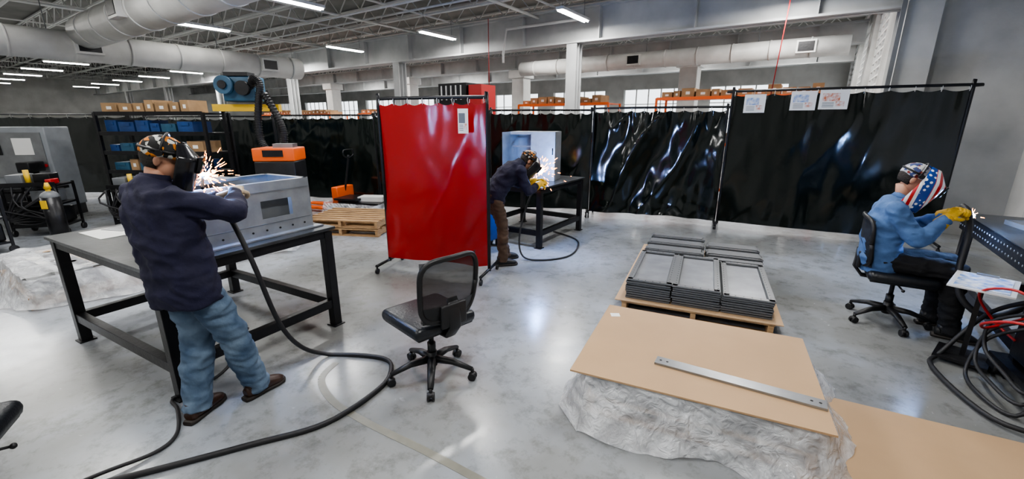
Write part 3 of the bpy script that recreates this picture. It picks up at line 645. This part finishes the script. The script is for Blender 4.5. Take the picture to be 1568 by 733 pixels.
b.box((-.02,-.31,1.2),(.85,.02,.8),steel);b.box((.1,-.325,1.35),(.3,.005,.3),paper);b.box((-.3,-.325,1.3),(.12,.02,.2),black)
b.cyl((.38,-.32,1.0),(.38,-.34,1.0),.03,redp);b.box((-1.0,.1,.8),(.9,.7,1.5),lgrey,bev=.02);b.box((-1.0,-.26,1.1),(.7,.02,.6),black)
b.box((.15,-.5,.6),(.9,.5,.05),black);b.box((.1,-.5,.3),(.7,.4,.5),black);b.cyl((.3,-.5,.62),(.3,-.5,.95),.06,black);b.box((.3,-.55,1.0),(.2,.35,.18),black,bev=.02);b.fin('control_cabinet',(-9.15,8.35,0),.2)
b=B();b.cyl((0,0,0),(0,0,.72),.11,black,seg=24);b.sph((0,0,.72),(.11,.11,.09),greyen);b.cyl((0,0,.78),(0,0,.86),.03,yellow);b.cyl((0,0,.84),(0,0,.93),.045,yellow,.02);b.box((0,-.115,.62),(.09,.01,.12),yellow);b.fin('gas_cylinder',(-6.85,6.3,0))
def cart(name,loc,rz,s=1):
    b=B()
    for z in (.15,.5,.8):b.box((0,0,z*s),(.7,.45,.03),black);b.box((0,-.23,z*s+.03),(.7,.01,.06),black)
    for sx in (-1,1):
        for sy in (-1,1):
            b.box((sx*.34,sy*.22,.43*s),(.03,.03,.8*s),black);b.cyl((sx*.34-.02,sy*.22,.05),(sx*.34+.02,sy*.22,.05),.05,blkpl)
    b.box((.1,0,.62*s),(.3,.3,.2),greyen,bev=.01);b.box((-.2,0,.9*s),(.2,.3,.15),greyen,bev=.01);b.box((.12,.02,.9*s),(.22,.22,.16),black,bev=.01)
    b.box((0,0,.3),(.6,.38,.25),black,bev=.02);b.box((.25,-.1,.86*s),(.08,.2,.08),redp,bev=.01);b.cyl((-.05,-.1,.82*s),(-.05,-.1,1.05*s),.035,yellow)
    b.cyl((-.2,0,.6),(-.05,.1,.6),.1,black)
    for q in range(5):
        a=q*1.3;b.tube([(.3*math.cos(a),-.2,.85*s),(.45*math.cos(a+.5),-.3,.5),(.35,-.35,.15+.05*q),(0,-.3,.4-.05*q),(-.3,-.3,.3),(-.35*math.cos(a),-.26,.7)],.014,rubber,seg=6,k=4)
    return b.fin(name,loc,rz)
for x,y,a,s in ((-7.75,7.0,.3,1),(-7.5,5.8,-.4,1),(-6.4,7.35,.1,.9),(-8.6,6.4,.8,1.1)):cart('tool_cart',(x,y,0),a,s)
b=B();b.box((0,0,.22),(.8,.5,.44),card2,bev=.01);b.box((.1,0,.46),(.5,.4,.05),card);b.fin('cardboard_carton',(-5.6,6.75,0),.3)
b=B();b.box((0,0,2.03),(1.15,.12,.12),yellow)
for x in (-.5,.45):b.box((x,.12,1.0),(.05,.05,2.0),black);b.box((x,.12,.01),(.2,.4,.02),black)
b.box((0,.0,2.34),(.55,.4,.42),tealb,bev=.03);b.cyl((-.2,-.1,2.4),(-.2,-.3,2.4),.15,tealb,seg=24);b.cyl((.1,-.2,2.35),(.1,-.28,2.35),.12,black,seg=24);b.cyl((-.2,-.3,2.4),(-.2,-.33,2.4),.07,black);b.box((0,-.1,2.58),(.4,.25,.06),black)
pts=smoothpts([(.2,-.15,2.35),(.3,-.25,2.5),(.42,-.3,2.4),(.36,-.3,2.1),(.30,-.3,1.75),(.32,-.3,1.42),(.50,-.35,1.25),(.70,-.4,1.34),(.76,-.4,1.6),(.68,-.4,1.9),(.5,-.35,2.25)],8)
b.tube(pts,.055,blkpl,seg=14,k=1)
for k in range(1,len(pts)-1,1):
    d=(pts[k+1]-pts[k-1]).normalized();b.cyl(pts[k]-d*.006,pts[k]+d*.006,.064,blkpl,seg=14)
b.fin('fume_extractor_arm',(-4.75,8.05,0),.05)
b=B();b.box((0,0,.6),(.6,.5,1.2),black,bev=.02);b.box((0,0,1.3),(.62,.5,.2),orange,bev=.02);b.box((0,-.255,1.32),(.3,.01,.1),black);b.box((.1,0,1.43),(.3,.2,.06),steel);b.fin('welding_power_source',(-3.7,6.95,0),.1)
b=B();b.box((0,0,.42),(.2,.4,.6),blue,bev=.02);b.box((0,0,.75),(.05,.3,.05),black);b.box((0,-.2,.5),(.16,.01,.3),black)
for s in (-.08,.08):b.cyl((s-.02,.15,.06),(s+.02,.15,.06),.06,blkpl);b.cyl((s-.02,-.15,.06),(s+.02,-.15,.06),.06,blkpl)
b.fin('wire_feeder',(-.35,6.1,0),ROT)
b=B();b.box((0,0,.12),(.5,.9,.04),black);b.box((0,0,.42),(.4,.7,.5),black,bev=.03);b.box((0,0,.71),(.36,.6,.06),greyen,bev=.01)
for sx in (-1,1):
    for sy in (-1,1):b.cyl((sx*.24-.02,sy*.36,.06),(sx*.24+.02,sy*.36,.06),.06,blkpl)
b.tube([(-.2,-.3,.55),(-.42,-.2,.6),(-.5,0,.5),(-.4,.2,.4),(-.2,.25,.5)],.009,redp);b.tube([(-.2,-.1,.6),(-.35,.1,.72),(-.45,.3,.62),(-.3,.42,.4),(-.2,.3,.3)],.009,redp)
for q in range(3):
    b.tube([(-.2,.1,.5+.05*q),(-.36,.25,.3+.07*q),(-.44+.03*q,.2,.05+.1*q),(-.46+.04*q,-.1,.03+.09*q),(-.36,-.3,.03+.08*q),(-.2,-.2,.2)],.012,rubber)
b.tube([(-.2,.3,.6),(-.3,.5,.4),(-.5,.45,.06),(-.62,.2,.03),(-.5,-.4,.03),(-.2,-.5,.05)],.016,rubber)
b.fin('welder_cart',(3.6,2.38,0),ROT+.1)
b=B();b.box((0,0,0),(.34,.5,.01),white);b.box((0,.0,.007),(.28,.42,.003),paperb);b.box((0,.22,.012),(.12,.03,.015),steel);b.box((0,0,-.3),(.03,.03,.6),black);b.box((0,0,-.6),(.3,.3,.02),black);b.fin('document_stand',(3.50,2.98,.64),-.9)
b=B();b.tube([W(2.67,8.2,0.4),W(2.67,8.2,3.4),W(2.67,8.6,4.2),W(2.67,8.6,4.8)],.02,white,k=4);b.box(W(2.62,7.2,1.5),(.16,1.9,.06),conc,rz=ROT);b.box(W(2.62,6.6,2.7),(.16,2.6,.08),conc,rz=ROT);b.box(W(2.65,8.6,2.4),(.1,.3,4.8),conc,rz=ROT);b.fin('wall_conduit')
b=B();b.tube([W(-6.9,9.2,4.2),W(-6.9,9.2,2.6)],.009,redp,k=1);b.tube([W(-.6,9.5,4.2),W(-.7,9.5,2.2)],.009,redp,k=1);b.fin('air_drop_hose')
w=bpy.data.worlds.new('w');bpy.context.scene.world=w;w.use_nodes=True;bg=w.node_tree.nodes['Background'];bg.inputs[0].default_value=(.9,.95,1,1);bg.inputs[1].default_value=2.5
ca=bpy.data.cameras.new('camera');ca.sensor_width=36;ca.lens=657/1568*36;co=bpy.data.objects.new('camera',ca);C.objects.link(co);co.location=(0,0,1.8)
co.rotation_euler=(math.pi/2-math.atan(181/657),0,0);bpy.context.scene.camera=co;ca.clip_start=.05
bpy.context.scene.view_settings.view_transform='AgX'
try:bpy.context.scene.view_settings.look='AgX - Medium High Contrast'
except Exception as e:print(e)
